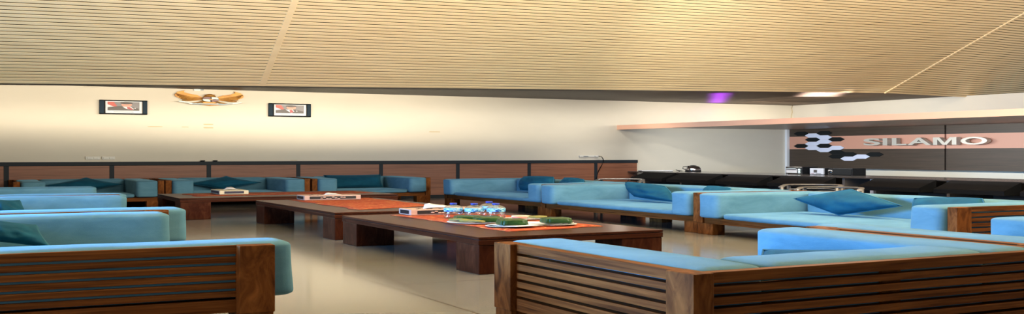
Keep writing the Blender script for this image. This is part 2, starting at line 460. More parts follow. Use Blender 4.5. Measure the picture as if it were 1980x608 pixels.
make_seat('blue sofa between two others in the row facing the bar, small pillow at its arm', 'sofa', (1.09, 6.2, 0), PI/2, 2.42, GL_, name='sofa', seed=8, D=1.32, over=(.115, .07))
make_seat('blue sofa of the row facing the bar, the one next to the back wall armchairs', 'sofa', (1.16, 8.68, 0), PI/2, 2.26, GL_, name='sofa', seed=9, D=1.32)
GF_ = 'blue armchairs turned with their slatted backs to the camera'
make_seat('blue armchair seen from behind at its slatted brown corner beside the coffee table', 'armchair', (3.325, 3.43, 0), PI, 1.58, GF_, deep=True, seed=10)
make_seat('blue armchair mostly cut off at the photo edge, beyond the corner armchair seen from behind', 'armchair', (4.915, 3.52, 0), PI, 1.58, GF_, deep=True, seed=11)

# ------------------------------------------------------------------ pillows
def pillow(label, c, u, v, nrm, T=.05, pinch=.1, seed=0, group='teal scatter pillows on the blue seats'):
    c, u, v, nn = Vector(c), Vector(u), Vector(v), Vector(nrm)
    N = 16; bm = bmesh.new(); top, bot = {}, {}
    def P(s, t):
        ps = s*(1-pinch*(1-t*t)); pt = t*(1-pinch*(1-s*s)); return u*ps+v*pt
    for i in range(N+1):
        for j in range(N+1):
            s_, t_ = -1+2*i/N, -1+2*j/N
            h = T*((1-s_*s_)*(1-t_*t_))**.45
            h *= 1+.25*noise.noise(Vector((s_*2.2+seed, t_*2.2, seed)))
            top[i, j] = bm.verts.new(P(s_, t_)+nn*h)
            edge = i in (0, N) or j in (0, N)
            bot[i, j] = top[i, j] if edge else bm.verts.new(P(s_, t_)-nn*h)
    for i in range(N):
        for j in range(N):
            bm.faces.new((top[i, j], top[i+1, j], top[i+1, j+1], top[i, j+1]))
            bm.faces.new((bot[i, j], bot[i, j+1], bot[i+1, j+1], bot[i+1, j]))
    bmesh.ops.recalc_face_normals(bm, faces=bm.faces[:])
    mb = MB(); mb.add(bm, M['pillow'], True)
    o = mb.build('pillow', None, c); tag(o, label, 'pillow', group)
    ring = [P(-1+2*k/N, -1) for k in range(N)]+[P(1, -1+2*k/N) for k in range(N)]+[P(1-2*k/N, 1) for k in range(N)]+[P(-1, 1-2*k/N) for k in range(N)]
    MB().tube(ring, .007, M['pipe'], rz=.003, n=6, closed=True).build('piping', o)
    return o
yb = 13.50
pillow('teal pillow set as a diamond on the armchair nearest the wall switches', (1.405, yb, .27), (.225, 0, .043), (-.205, .03, .042), (0, -1, .1), .08, seed=1)
pillow('teal pillow set as a diamond on the middle back wall armchair', (3.06, yb, .27), (.235, 0, .043), (-.215, .03, .042), (0, -1, .1), .08, seed=2)
pillow('wide flat teal pillow across the back of the end armchair by the panelled wall', (4.76, yb, .272), (.40, 0, 0), (0, .05, .082), (0, -1, .12), .08, pinch=.05, seed=3)
xb = 6.04
pillow('plump teal pillow on the back wall sofa of the bar row, at its middle', (xb, 10.78, .292), (.02, -.32, .004), (.05, .05, .076), (-1, 0, .1), .10, pinch=-.09, seed=4)
pillow('teal pillow peeking over the arm between the first two bar row sofas', (xb+.03, 10.04, .29), (.01, -.19, -.006), (.05, .03, .074), (-1, 0, .1), .09, pinch=-.09, seed=5)
pillow('leaf-shaped teal pillow leaning on the middle sofa of the bar row', (xb-.10, 8.38, .279), (.0, -.33, -.012), (.05, .15, .066), (-1, 0, .1), .10, pinch=-.09, seed=6)
pillow('teal pillow showing only its top edge over the arm of the middle bar row sofa', (xb-.06, 7.42, .278), (.01, -.15, -.006), (.05, .03, .067), (-1, 0, .1), .09, pinch=-.09, seed=7)
pillow('large teal pillow standing on its corner on the slatted-end bar row sofa', (xb-.16, 5.80, .283), (.03, .27, .05), (.03, -.27, .045), (-1, 0, .1), .09, pinch=.0, seed=8)
pillow('teal pillow lying behind the slatted end arm of the bar row sofa', (xb-.14, 4.89, .268), (.03, -.25, .008), (.05, .05, .074), (-1, 0, .1), .09, pinch=-.07, seed=9)
pillow('teal pillow at the photo edge on the middle sofa facing the bar', (.36, 7.92, .27), (.09, .1, -.01), (-.03, .05, .062), (.2, -1, .2), .07, seed=10)
pillow('dark teal pillow slumped against the far arm inside the first sofa facing the bar', (.26, 5.44, .277), (.13, .03, -.025), (-.03, .06, .052), (.2, -1, .2), .08, seed=11)
pillow('flat teal pillow lying inside the armchair seen from behind', (2.84, 2.95, .25), (.0, -.34, .028), (.05, 0, .038), (-1, 0, .3), .04, seed=12)

# ------------------------------------------------------------------ tables
def make_table(label, loc, rz, L, Wd, zt, group='low dark coffee tables'):
    r = thing('coffee_table', label, 'coffee table', loc, rz, group)
    a = MB().box(0, Wd, 0, L, zt-.0135, zt, M['dark_y'], .003); a.build('tabletop', r)
    b = MB().box(.012, Wd-.012, .012, L-.012, zt-.0165, zt-.0135, M['slot'])
    b.box(.0, Wd-.0, .0, .08, zt-.042, zt-.0165, M['dark_x'], .002).box(0, Wd, L-.08, L, zt-.042, zt-.0165, M['dark_x'], .002)
    b.box(0, .08, .08, L-.08, zt-.042, zt-.0165, M['dark_y'], .002).box(Wd-.08, Wd, .08, L-.08, zt-.042, zt-.0165, M['dark_y'], .002)
    b.build('apron', r)
    for x in (.004, Wd-.284):
        for y in (.004, L-.294): MB().box(x, x+.28, y, y+.29, 0, zt-.042, M['dark_z'], .006).build('leg', r)
    return r
make_table('dark coffee table holding water bottles and leaf-wrapped snacks', (2.477, 5.05, 0), 0, 2.22, 1.2, .2)
make_table('dark coffee table with one pink tissue box, between the other two tables', (2.514, 7.55, 0), 0, 2.3, 1.2, .206)
make_table('dark coffee table along the back wall armchairs, ivory tissue box on it', (4.2, 10.50, 0), PI/2, 2.25, 1.26, .2115)

def runner(label, x0, x1, y0, y1, z, seed, axis='y', tips=(0, 0)):
    bm = bmesh.new(); NX, NY = (10, 26) if axis == 'y' else (26, 10); g = {}
    for i in range(NX+1):
        for j in range(NY+1):
            u, v = i/NX, j/NY
            x = x0+(x1-x0)*u; y = y0+(y1-y0)*v
            e = .035
            x += e*noise.noise(Vector((y*4, seed, u*.5)))*(1.6 if i in (0, NX) else .6)
            y += e*noise.noise(Vector((x*4, seed+9, v*.5)))*(1.6 if j in (0, NY) else .6)
            if axis == 'y': y += tips[0]*(u-.5)*(1-v) + tips[1]*(u-.5)*v
            zz = z+.0012+.0022*abs(noise.noise(Vector((x*5, y*5, seed))))
            g[i, j] = bm.verts.new((x, y, zz))
    for i in range(NX):
        for j in range(NY): bm.faces.new((g[i, j], g[i+1, j], g[i+1, j+1], g[i, j+1]))
    r = bmesh.ops.extrude_face_region(bm, geom=bm.faces[:])
    for v in r['geom']:
        if isinstance(v, bmesh.types.BMVert): v.co.z += .0012
    bmesh.ops.recalc_face_normals(bm, faces=bm.faces[:])
    mb = MB(); mb.add(bm, M['runner'], True)
    return tag(mb.build('table_runner'), label, 'table runner', 'orange batik table runners')
runner('orange batik runner under the water bottles and plates', 2.80, 3.52, 5.38, 7.22, .2, 1, tips=(.12, .1))
runner('orange batik runner on the table between the other two', 2.80, 3.60, 7.98, 9.82, .206, 2, tips=(.35, .1))
runner('orange batik runner along the table by the back wall armchairs', 2.16, 4.06, 10.86, 11.58, .2115, 3, axis='x')

def tissue_box(label, loc, rz, w, d, h, mat, slot, tis, carve=True):
    r = thing('tissue_box', label, 'tissue box', loc, rz, 'tissue boxes on the coffee tables')
    MB().box(-w/2, w/2, -d/2, d/2, 0, h, mat, .006).build('body', r)
    p = MB(); e = .004
    p.box(-w/2+.05, w/2-.05, -d/2-e, -d/2+.01, h*.22, h*.8, slot)
    p.build('front_inlay', r)
    if carve:
        q = MB()
        for k in range(9):
            x = -w*.2+k*w*.05; q.ball((x, -d/2-e, h*(.45+.16*math.sin(k*1.9))), w*.028, .006, h*.1, mat, 10)
        q.build('carved_flower', r)
        for k in range(7):
            pass
        f = MB()
        for k in range(6):
            f.ball((-w*.36+k*w*.06, -d*.2+.05*math.sin(k*2.), h), w*.022, .02, .0025, slot, 10)
        f.build('top_inlay', r)
    s_ = MB().box(-w/2-e, -w/2+.01, -d/2+.04, d/2-.04, h*.2, h*.8, slot); s_.build('side_inlay', r)
    t = bmesh.new(); n = 7; g = {}
    for i in range(n+1):
        for j in range(4):
            u, v = i/n, j/3
            x = (u-.5)*tis[0]; z = h+tis[1]*math.sin(PI*min(1, max(0, u*.8+.1+.25*v)))*(.35+.65*v)*(1+.3*noise.noise(Vector((u*4, v*3, w*9))))
            g[i, j] = t.verts.new((x+tis[2]+(v*.05), (v-.4)*.1, z))
    for i in range(n):
        for j in range(3): t.faces.new((g[i, j], g[i+1, j], g[i+1, j+1], g[i, j+1]))
    mb = MB(); mb.add(t, M['tissue'], True)
    o = mb.build('tissue', r); o.modifiers.new('thickness', 'SOLIDIFY').thickness = .003
    return r
tissue_box('pinkish carved tissue box behind the water bottles, tall sheet standing out', (3.165, 7.09, .204), math.radians(-2), .55, .25, .042, M['wood_pink'], M['slot'], (.26, .03, -.02))
tissue_box('pinkish carved tissue box with a rounded puff of tissue, alone on its runner', (3.16, 9.66, .2105), math.radians(-3), .54, .30, .043, M['wood_pink'], M['slot'], (.16, .018, .02))
tissue_box('ivory and navy tissue box on the table by the back wall', (2.62, 11.36, .216), math.radians(-2), .30, .5, .042, M['ivory'], M['navy'], (.14, .03, .0), carve=False)

# bottles
def bottle(label, x, y, first=None):
    r = thing('water_bottle', label, 'bottle', (x, y, .2045), random.random()*6, 'small blue-capped water bottles')
    if first is None:
        prof = [(.058, 0), (.066, .003), (.066, .018), (.063, .021), (.066, .024), (.066, .036), (.064, .038), (.066, .044), (.066, .068), (.062, .074), (.042, .084), (.022, .088), (.022, .0925)]
        MB().lathe(prof, M['clear'], n=20).build('body', r)
        MB().lathe([(.0665, .044), (.0670, .045), (.0670, .067), (.0665, .068)], M['label'], n=20).build('wrap_label', r)
        MB().lathe([(.024, .0915), (.0255, .0925), (.0255, .1005), (.0235, .102)], M['cap'], n=20).build('cap', r)
    else:
        for ch in first.children:
            c = ch.copy(); COL.objects.link(c); c.parent = r
    return r
b0 = bottle('blue-capped water bottle beside the tissue sheet, first of the row', 3.045, 6.60)
bottle('blue-capped water bottle in the middle of the front row of three', 3.155, 6.50, b0)
bottle('blue-capped water bottle at the end of the front row, in front of another', 3.285, 6.43, b0)
bottle('blue-capped water bottle hidden behind the end one of the row', 3.37, 6.70, b0)

# plates and food
def plate(label, x, y, r_, sy=1., rim=None):
    o = thing('plate', label, 'plate', (x, y, .2045), 0, 'white plates of snacks on the coffee table')
    MB().lathe([(r_*.55, 0), (r_*.62, .001), (r_*.98, .0055), (r_, .0075), (r_*.97, .0082), (r_*.62, .0036), (.001, .003)], M['porcelain'], n=40, sy=sy).build('dish', o)
    if rim:
        m = MB()
        for k in range(10):
            a = 2*PI*k/10; m.ball((r_*.84*math.cos(a), r_*.84*sy*math.sin(a), .0062), .022, .022, .0016, M['porc_green'], 8)
        m.build('rim_pattern', o)
    return o
def parcel(label, x, y, z, w, d, h, rz):
    """leaf-wrapped parcel: folded block, wider at the base"""
    t = bmesh.new(); bmesh.ops.create_cube(t, size=1)
    bmesh.ops.bevel(t, geom=t.edges[:], offset=.09, segments=3, affect='EDGES')
    big = [e for e in t.edges if e.calc_length() > .4]
    bmesh.ops.subdivide_edges(t, edges=big, cuts=4, use_grid_fill=True)
    for v in t.verts:
        k = 1-.10*(v.co.z+.5); q = noise.noise(v.co*2.5+Vector((x*9, y*9, 0)))
        v.co = Vector((v.co.x*w*k, v.co.y*d*k, (v.co.z+.5)*h*(1+.12*q)))
    mb = MB(); mb.add(t, M['leaf'], True)
    o = mb.build('leaf_parcel', None, (x, y, z), rz); tag(o, label, 'leaf parcel', 'banana leaf parcels on the plates')
    f = MB().poly([(-w*.44, -d*.475, h*.12), (w*.05, -d*.482, h*.08), (w*.40, -d*.475, h*.3), (w*.1, -d*.470, h*.62), (-w*.25, -d*.470, h*.5)], M['leaf'], ext=(0, -.004, 0))
    f.build('fold_flap', o)
    return o
def napkin(label, x, y, z, pts, rz):
    m = MB().poly([(a, b, c) for a, b, c in pts], M['napkin'], ext=(0, 0, .0012))
    return tag(m.build('napkin', None, (x, y, z), rz), label, 'napkin', 'white paper napkins under the leaf parcels')
ZP = .2045
plate('big white plate with two leaf parcels and long olive snacks', 3.0, 6.08, .225, .9)
parcel('leaf parcel at the back of the big plate, beside the bottles', 2.985, 6.23, ZP+.0085, .19, .16, .028, math.radians(-14))
parcel('leaf parcel on the edge of the big plate, broad glossy front', 3.02, 6.02, ZP+.0085, .185, .15, .032, math.radians(-14))
for k, (dx, dy, rz, lb) in enumerate(((-.022, .03, -1.1, 'olive finger-shaped snack at the rim of the big plate'), (-.012, -.12, -.9, 'olive finger-shaped snack against the leaf parcel on the big plate'))):
    m = MB().tube([(-.08, 0, .009), (-.045, 0, .011), (0, .004, .0125), (.045, 0, .011), (.08, -.004, .009)], .026, M['snack'], rz=.0065, n=12)
    tag(m.build('olive_snack', None, (2.895+dx, 6.09+dy, ZP+.008), rz), lb, 'snack', 'long olive snacks on the big plate')
plate('white plate with leaf parcel nearest the table edge, napkin hanging over it', 2.985, 5.66, .15, .95, True)
napkin('white napkin hanging off the plate nearest the table edge', 3.0, 5.62, ZP+.0104, [(-.16, .05, 0), (-.02, -.16, 0), (.17, -.04, 0), (.06, .12, 0), (-.08, .12, 0)], math.radians(-18))
parcel('leaf parcel on the plate nearest the table edge', 2.985, 5.63, ZP+.0118, .175, .14, .036, math.radians(-10))
plate('white plate with leaf parcel at the end of the orange runner', 3.29, 5.66, .15, .95, True)
napkin('white napkin under the parcel at the end of the runner, corner pointing to the bottles', 3.27, 5.70, ZP+.0104, [(-.24, .16, .004), (-.13, -.06, 0), (.05, -.11, 0), (.17, -.02, 0), (.03, .1, 0)], math.radians(-10))
parcel('leaf parcel at the end of the orange runner, slightly domed', 3.31, 5.66, ZP+.0118, .175, .15, .034, math.radians(-8))
plate('white plate of cut cakes between the bottles and the runner end', 3.42, 6.235, .16, .9)
for nm, mt, x, y, w_, d_, h_, rz, lb in (('cake_slice', 'cake_pink', 3.345, 6.20, .09, .08, .012, .3, 'pink cake slice on the plate behind the parcels'),
                                     ('cake_slice', 'cake_cream', 3.41, 6.30, .12, .08, .013, -.2, 'cream cake slice on the plate behind the parcels'),
                                     ('cake_slice', 'snack', 3.49, 6.21, .11, .09, .013, .2, 'olive green cake slice on the plate behind the parcels')):
    m = MB(); m.soft(-w_/2, w_/2, -d_/2, d_/2, 0, h_, M[mt], .02, .004, .05)
    tag(m.build(nm, None, (x, y, ZP+.0086), rz), lb, 'cake', 'cake slices on the far plate')

# ------------------------------------------------------------------ wall things
def portrait(label, x0, x1, z0, z1, variant):
    cx, cz, w, h = (x0+x1)/2, (z0+z1)/2, x1-x0, z1-z0
    r = thing('picture_frame', label, 'framed portrait', (cx, YB, cz), 0, 'framed portraits on the back wall')
    y0, y1 = -.045, -.001
    f = MB(); tx_, tz = .052, .014
    f.box(-w/2, -w/2+tx_, y0, y1, -h/2, h/2, M['frame'], .004).box(w/2-tx_, w/2, y0, y1, -h/2, h/2, M['frame'], .004)
    f.box(-w/2, w/2, y0, y1, h/2-tz, h/2, M['frame_edge'], .003).box(-w/2, w/2, y0, y1, -h/2, -h/2+tz, M['frame_edge'], .003)
    f.box(-w/2+tx_, -w/2+tx_+.018, y0+.008, y1, -h/2+tz, h/2-tz, M['frame_edge']); f.build('frame', r)
    iw, ih = w/2-tx_-.01, h/2-tz
    MB().box(-iw, iw, -.02, -.004, -ih, ih, M['mat']).build('mat', r)
    p = MB(); yl = [-.0205]
    pl, pr, pb, pt = -iw+.035, iw-.03, -ih+.034, ih-.008
    def P(pts, m):
        yl[0] -= .0006; p.poly([(pl+(pr-pl)*a, yl[0], pb+(pt-pb)*b) for a, b in pts], M[m], ext=(0, .0004, 0))
    def E(cx_, cz_, rx, rz_, m, n=20):
        P([(cx_+rx*math.cos(2*PI*k/n), cz_+rz_*math.sin(2*PI*k/n)) for k in range(n)], m)
    P([(0, 0), (1, 0), (1, 1), (0, 1)], 'photo_bg')
    P([(0, .38), (.2, .45), (.0, .72)], 'photo_white'); P([(0, 1), (.19, 1), (.3, .5), (.2, .44), (0, .7)], 'photo_red')
    k = .06 if variant == 0 else -.06
    P([(0, 0), (.98, 0), (.97, .25), (.7, .45), (.36, .52), (.04, .34), (0, .28)], 'photo_suit')
    P([(.40+k, .46), (.66+k, .46), (.74+k*1.4, .2), (.66+k*2, .0 if variant else .1), (.52+k, .2)], 'photo_white')
    P([(.54+k, .42), (.63+k, .42), (.72+k*1.3, .16), (.64+k*2.2, .0 if variant else .08), (.56+k, .2)], 'photo_tie')
    E(.57+k*.4, .68, .17, .24, 'photo_skin'); E(.56+k*.4, .88, .19, .13, 'photo_hair')
    P([(.38+k*.4, .82), (.76+k*.4, .80), (.74+k*.4, .93), (.57+k*.4, 1.0), (.41+k*.4, .94)], 'photo_hair')
    E(.80+k, .27, .025, .05, 'photo_white', 10)
    p.build('photograph', r)
    c = MB().box(-iw*.55, iw*.55, -.021, -.0195, -ih+.012, -ih+.016, M['silver_dark']).box(-iw*.5, iw*.5, -.021, -.0195, -ih+.021, -ih+.0245, M['silver_dark'])
    c.build('caption_line', r)
portrait('framed portrait of a person in a dark suit and cap, above the wall switches', 1.629, 2.198, 1.134, 1.312, 0)
portrait('framed portrait of a person in a dark suit, between the gold emblem and the bar', 3.751, 4.328, 1.138, 1.316, 1)

# gold eagle emblem
eg = thing('eagle_emblem', 'gold eagle wall emblem with spread wings, shield and ribbon', 'wall emblem', (2.976, YB-.002, 1.3575), 0)
U = .000502
def wp(pts, sgn, y=0.): return [(sgn*x*U, y, -z*U) for x, z in pts]
wing = [(-120, 20), (-165, -20), (-330, -88), (-440, -100), (-540, -120), (-650, -152), (-660, -172), (-620, -196), (-700, -182), (-790, -160), (-850, -120), (-880, -80), (-865, -45), (-800, -10), (-700, 22), (-600, 45), (-480, 62), (-360, 62), (-240, 40), (-150, 60)]
for sgn in (1, -1):
    m = MB().poly(wp(wing, sgn), M['gold'], ext=(0, -.03, 0))
    for k in range(5):                                         # feather ridges, following the wing's sweep
        a = .18+.15*k
        pts = []
        for j in range(9):
            t_ = j/8; x = -150-(700-40*k)*t_; z = (20-60*a)+(-60+160*a)*t_-(150-220*a)*t_*t_*.75 + 10*k*math.sin(t_*3)
            pts.append((sgn*x*U, -.033, -z*U))
        m.tube(pts, .012, M['gold'], rz=.007, n=8)
    for k in range(4):
        x0 = -640-50*k; m.poly(wp([(x0, -150+k*6), (x0-18, -200+k*14), (x0-46, -140+k*10)], sgn, -.01), M['gold'], ext=(0, -.015, 0))
    m.build('wing', eg)
b = MB().ball((0, -.035, .01), .085, .035, .05, M['gold']).ball((-.004, -.05, .036), .06, .035, .022, M['gold'])
b.poly([(-.09, -.05, .043), (-.05, -.05, .053), (-.02, -.05, .049), (-.05, -.05, .045)], M['maroon'], ext=(0, -.012, 0))
b.poly([(.03, -.05, .049), (.065, -.05, .053), (.06, -.05, .047)], M['gold'], ext=(0, -.012, 0))
b.build('body', eg)
sh = MB()
def sq(x0, x1, z0, z1, m, y=-.085):
    pts = []
    for k in range(24):
        a = 2*PI*k/24; x = .102*math.copysign(abs(math.cos(a))**.7, math.cos(a)); z = .031*math.copysign(abs(math.sin(a))**.7, math.sin(a))
        pts.append((min(max(x, x0), x1), y, min(max(z, z0), z1)))
    out = []
    for p_ in pts:
        if not out or (Vector(p_)-Vector(out[-1])).length > 1e-5: out.append(p_)
    if (Vector(out[0])-Vector(out[-1])).length < 1e-5: out.pop()
    sh.poly(out, M[m], ext=(0, .02, 0))
sq(-.2, .2, -.1, .1, 'slot', -.075)
sq(-.2, -.003, .003, .1, 'maroon'); sq(.012, .2, -.1, -.002, 'maroon'); sq(.012, .2, .001, .1, 'silver'); sq(-.2, -.006, -.1, -.0, 'silver')
sh.poly([(-.03, -.09, -.007), (0, -.09, .006), (.032, -.09, -.003), (.01, -.09, -.008)], M['gold'], ext=(0, .01, 0))
o = sh.build('shield', eg); o.location = (.002, 0, -.012)
t = MB()
t.poly([(-.055, -.04, -.03), (.05, -.04, -.03), (.12, -.04, -.084), (.0, -.04, -.094), (-.13, -.04, -.08)], M['gold'], ext=(0, .03, 0)); t.build('tail', eg)
for sgn in (-1, 1):
    MB().tube([(sgn*.07, -.045, -.035), (sgn*.15, -.05, -.055), (sgn*.235, -.05, -.069)], .022, M['gold'], rz=.008, n=8).build('leg', eg)
rb = MB()
pts = []
for k in range(15):
    x = -.40+.8*k/14; a = abs(x)/.40; pts.append((x, -.072 if .15 < a else -.078, -.073+.031*max(0, a-.55)/.45 + (.004*math.sin(k*1.3) if a > .5 else 0)))
for a, b_ in zip(pts, pts[1:]):
    hh = .0065 if abs(a[0]+b_[0])/2 > .2 else .008
    rb.poly([(a[0], a[1], a[2]-hh), (b_[0], b_[1], b_[2]-hh), (b_[0], b_[1], b_[2]+hh), (a[0], a[1], a[2]+hh)], M['silver' if abs(a[0]) > .25 else 'silver_dark'], ext=(0, .006, 0))
rb.build('ribbon', eg)

# hexagon wall pads
HEX = [(0, 0, 'b', 'black hexagon pad at the corner end of the cluster, upper one'), (1, 1, 'w', 'white hexagon pad in the dark top band, uppermost white one'), (0, 2, 'b', 'black hexagon pad uppermost, on the sign side of the top white one'),
       (2, 2, 'w', 'white hexagon pad just under the uppermost sign-side black pad'), (3, 1, 'b', 'black hexagon pad right below the uppermost white pad'), (3, 3, 'b', 'black hexagon pad sticking out towards the sign in the peach band'),
       (4, 2, 'w', 'white hexagon pad level with the peach band middle, under another white pad'), (5, 1, 'w', 'white hexagon pad directly under the black pad of its column'), (6, 0, 'b', 'black hexagon pad at the corner end of the cluster, lower one'),
       (7, 1, 'w', 'white hexagon pad at the bottom of the peach band, nearest the corner'), (6, 2, 'b', 'black hexagon pad surrounded by white pads low in the peach band'), (7, 3, 'w', 'white hexagon pad low in the peach band, nearest the sign'),
       (8, 2, 'w', 'white hexagon pad crossing the lower edge of the peach band'), (9, 3, 'b', 'black hexagon pad just below the peach band, upper of two stacked'), (10, 4, 'b', 'black hexagon pad above the lowest white pad'),
       (11, 3, 'b', 'black hexagon pad in the lower brown band, lower of two stacked'), (12, 4, 'w', 'white hexagon pad lowest of the whole cluster'), (11, 5, 'w', 'white hexagon pad in the lower brown band, between two black ones'), (10, 6, 'b', 'black hexagon pad alone at the sign end of the lower brown band')]
for row, col, c, lb in HEX:
    y, z = 13.686-.272*col, .979-.0353*row; ry, rz_ = .178, .0345
    m = MB().poly([(0, ry, 0), (0, ry*.5, rz_), (0, -ry*.5, rz_), (0, -ry, 0), (0, -ry*.5, -rz_), (0, ry*.5, -rz_)], M['hex_white' if c == 'w' else 'hex_black'], ext=(-.014, 0, 0))
    tag(m.build('hexagon_pad', None, (12.869, y, z)), lb, 'wall pad', 'black and white hexagon pads on the cladding')

# sign letters (heavy sans capitals, standing off the cladding)
sign = thing('wall_sign', 'silver raised letters SILAMO on the peach band above the bar', 'sign', (12.87, 11.1, .822), 0)
def letter(ch, ya, yb_, dep=.09):
    if ch == 'M':                                              # heavy M drawn stroke by stroke
        w = ya-yb_; h = .110; mb = MB()
        def q(u, k): return (-.03-.045+dep*.5, ya-11.1-w*u, (k-.5)*h)
        for pts in ([(0, 0), (.19, 0), (.19, 1), (0, 1)], [(.81, 0), (1, 0), (1, 1), (.81, 1)],
                    [(.19, 1), (.19, .72), (.41, 0), (.5, 0), (.5, .28), (.275, 1)], [(.81, 1), (.725, 1), (.5, .28), (.5, 0), (.59, 0), (.81, .72)]):
            mb.poly([q(u, k) for u, k in pts], M['steel'], ext=(-dep, 0, 0))
        mb.build('letter', sign); return
    H_ = .110; w = ya-yb_
    cu = bpy.data.curves.new('glyph', 'FONT'); cu.body = ch; cu.size = 1; cu.offset = .024 if ch != 'M' else .010; cu.extrude = .5; cu.resolution_u = 6
    to = bpy.data.objects.new('glyph', cu); COL.objects.link(to)
    dg = bpy.context.evaluated_depsgraph_get(); me = bpy.data.meshes.new_from_object(to.evaluated_get(dg))
    bpy.data.objects.remove(to); bpy.data.curves.remove(cu)
    xs = [v.co.x for v in me.vertices]; ys = [v.co.y for v in me.vertices]
    x0, x1, z0, z1 = min(xs), max(xs), min(ys), max(ys)
    for v in me.vertices:
        u = (v.co.x-x0)/(x1-x0); k = (v.co.y-z0)/(z1-z0); d = v.co.z
        v.co = Vector((-.03+d*dep-.045, ya-11.1-w*u, (k-.5)*H_))
    me.materials.append(M['steel'])
    o = bpy.data.objects.new('letter', me); COL.objects.link(o); o.parent = sign
LX = [('S', 1671, 1705), ('I', 1711, 1720.5), ('L', 1730, 1758), ('A', 1762, 1806), ('M', 1810, 1855), ('O', 1862, 1912)]
LYS = {'S': (12.18, 11.84), 'I': (11.79, 11.70), 'L': (11.61, 11.33), 'A': (11.31, 10.88), 'M': (10.84, 10.43), 'O': (10.36, 9.92)}
for ch in 'SILAMO': letter(ch, *LYS[ch])

# switches, socket, cables
def switch(label, x0, x1):
    r = thing('light_switch', label, 'light switch', ((x0+x1)/2, YB, .5855), 0, 'white switch plates on the back wall')
    w = x1-x0; MB().box(-w/2, w/2, -.02, -.001, -.02, .02, M['switch'], .004).build('plate', r)
    for k in (-1, 1): MB().box(k*w*.22-w*.17, k*w*.22+w*.17, -.028, -.02, -.01, .010, M['switch'], .003).build('rocker', r)
switch('white switch plate on the back wall, the one nearer the corner armchair', 1.47, 1.64)
switch('white switch plate on the back wall, the one nearer the gold emblem', 1.662, 1.815)
so = thing('wall_socket', 'white wall socket strip with a plug above the wainscot end', 'wall socket', (8.79, YB, .598), 0)
MB().box(-.17, .17, -.03, -.001, -.011, .011, M['switch'], .004).build('plate', so)
MB().lathe([(.045, 0), (.045, .006)], M['silver_dark'], n=16, sy=.3).build('outlet', so).location = (-.06, -.034, -.003)
MB().box(.1, .17, -.055, -.03, -.01, .01, M['switch'], .004).build('plug', so)
tag(MB().tube([(8.945, YB-.06, .60), (8.99, YB-.07, .592), (9.02, YB-.07, .56), (9.035, YB-.065, .52), (9.0, YB-.06, .45), (8.94, YB-.06, .36), (8.9, YB-.06, .24), (8.88, YB-.06, .02)], .012, M['black'], rz=.004, n=8).build('power_cable'),
    'black power cable hanging from the wall socket down the wainscot', 'cable')
tag(MB().tube([(9.47, 13.6, .358), (9.42, 13.6, .345), (9.36, 13.62, .30), (9.28, 13.66, .22), (9.24, 13.7, .1), (9.22, 13.7, .005)], .012, M['black'], rz=.004, n=8).build('power_cable'),
    'black cable dropping over the end of the bar counter', 'cable')
for x, lb in ((2.89, 'small black plug resting on the wainscot rail, nearer the switches'), (3.05, 'small black plug resting on the wainscot rail, nearer the bar')):
    tag(MB().soft(x-.028, x+.028, YB-.04, YB-.006, .5385, .554, M['black'], .012, .004).build('cable_plug'), lb, 'plug', 'black plugs on the wainscot rail')

# ------------------------------------------------------------------ bar
ct = thing('bar_counter', 'long dark bar counter running under the peach canopy', 'bar counter', (9.95, 7, 0), 0)
CX0, CX1, CZ = 9.5, 10.5, .358
MB().box(CX0-9.95, CX1-9.95, -7.9, YB-7-.05, CZ-.014, CZ, M['counter'], .003).build('countertop', ct)
bd = MB().box(.28, .40, -7.9, YB-7-.06, 0, CZ-.014, M['counter_side'])
bd.box(-.40, .28, -7.9, YB-7-.06, 0, .03, M['black'])
bd.build('carcass', ct)
for y in (13.6, 12.65, 11.55, 10.5, 9.42, 8.93, 7.9, 6.85, 5.8): MB().box(-.42, .28, y-7-.02, y-7+.02, .03, CZ-.014, M['counter_side']).build('divider', ct)
MB().box(-.36, .26, 9.18-7-.2, 9.18-7-.12, .03, CZ-.02, M['inside']).build('cabinet_side', ct)

SL = [(13.50, 12.70), (12.58, 11.63), (11.46, 10.62), (10.42, 9.50), (8.89, 8.02), (7.83, 6.98), (6.80, 5.95)]
for ya, yb_ in SL:
    ya, yb_ = ya-7, yb_-7; m = MB(); xt, xb_, zt_, zb, lip = 9.485-9.95, 9.22-9.95, .353, .268, .045
    m.poly([(xt, ya, zt_), (xb_, ya, zb), (xb_+.01, ya, zb-lip), (xt, ya, zb-lip)], M['black_fabric'], ext=(0, yb_-ya, 0))
    c = m.build('front_flap', ct)
    MB().box(xb_-.004, xb_+.012, yb_, ya, zb-lip, zb-.004, M['black'], .003).build('front_lip', c)

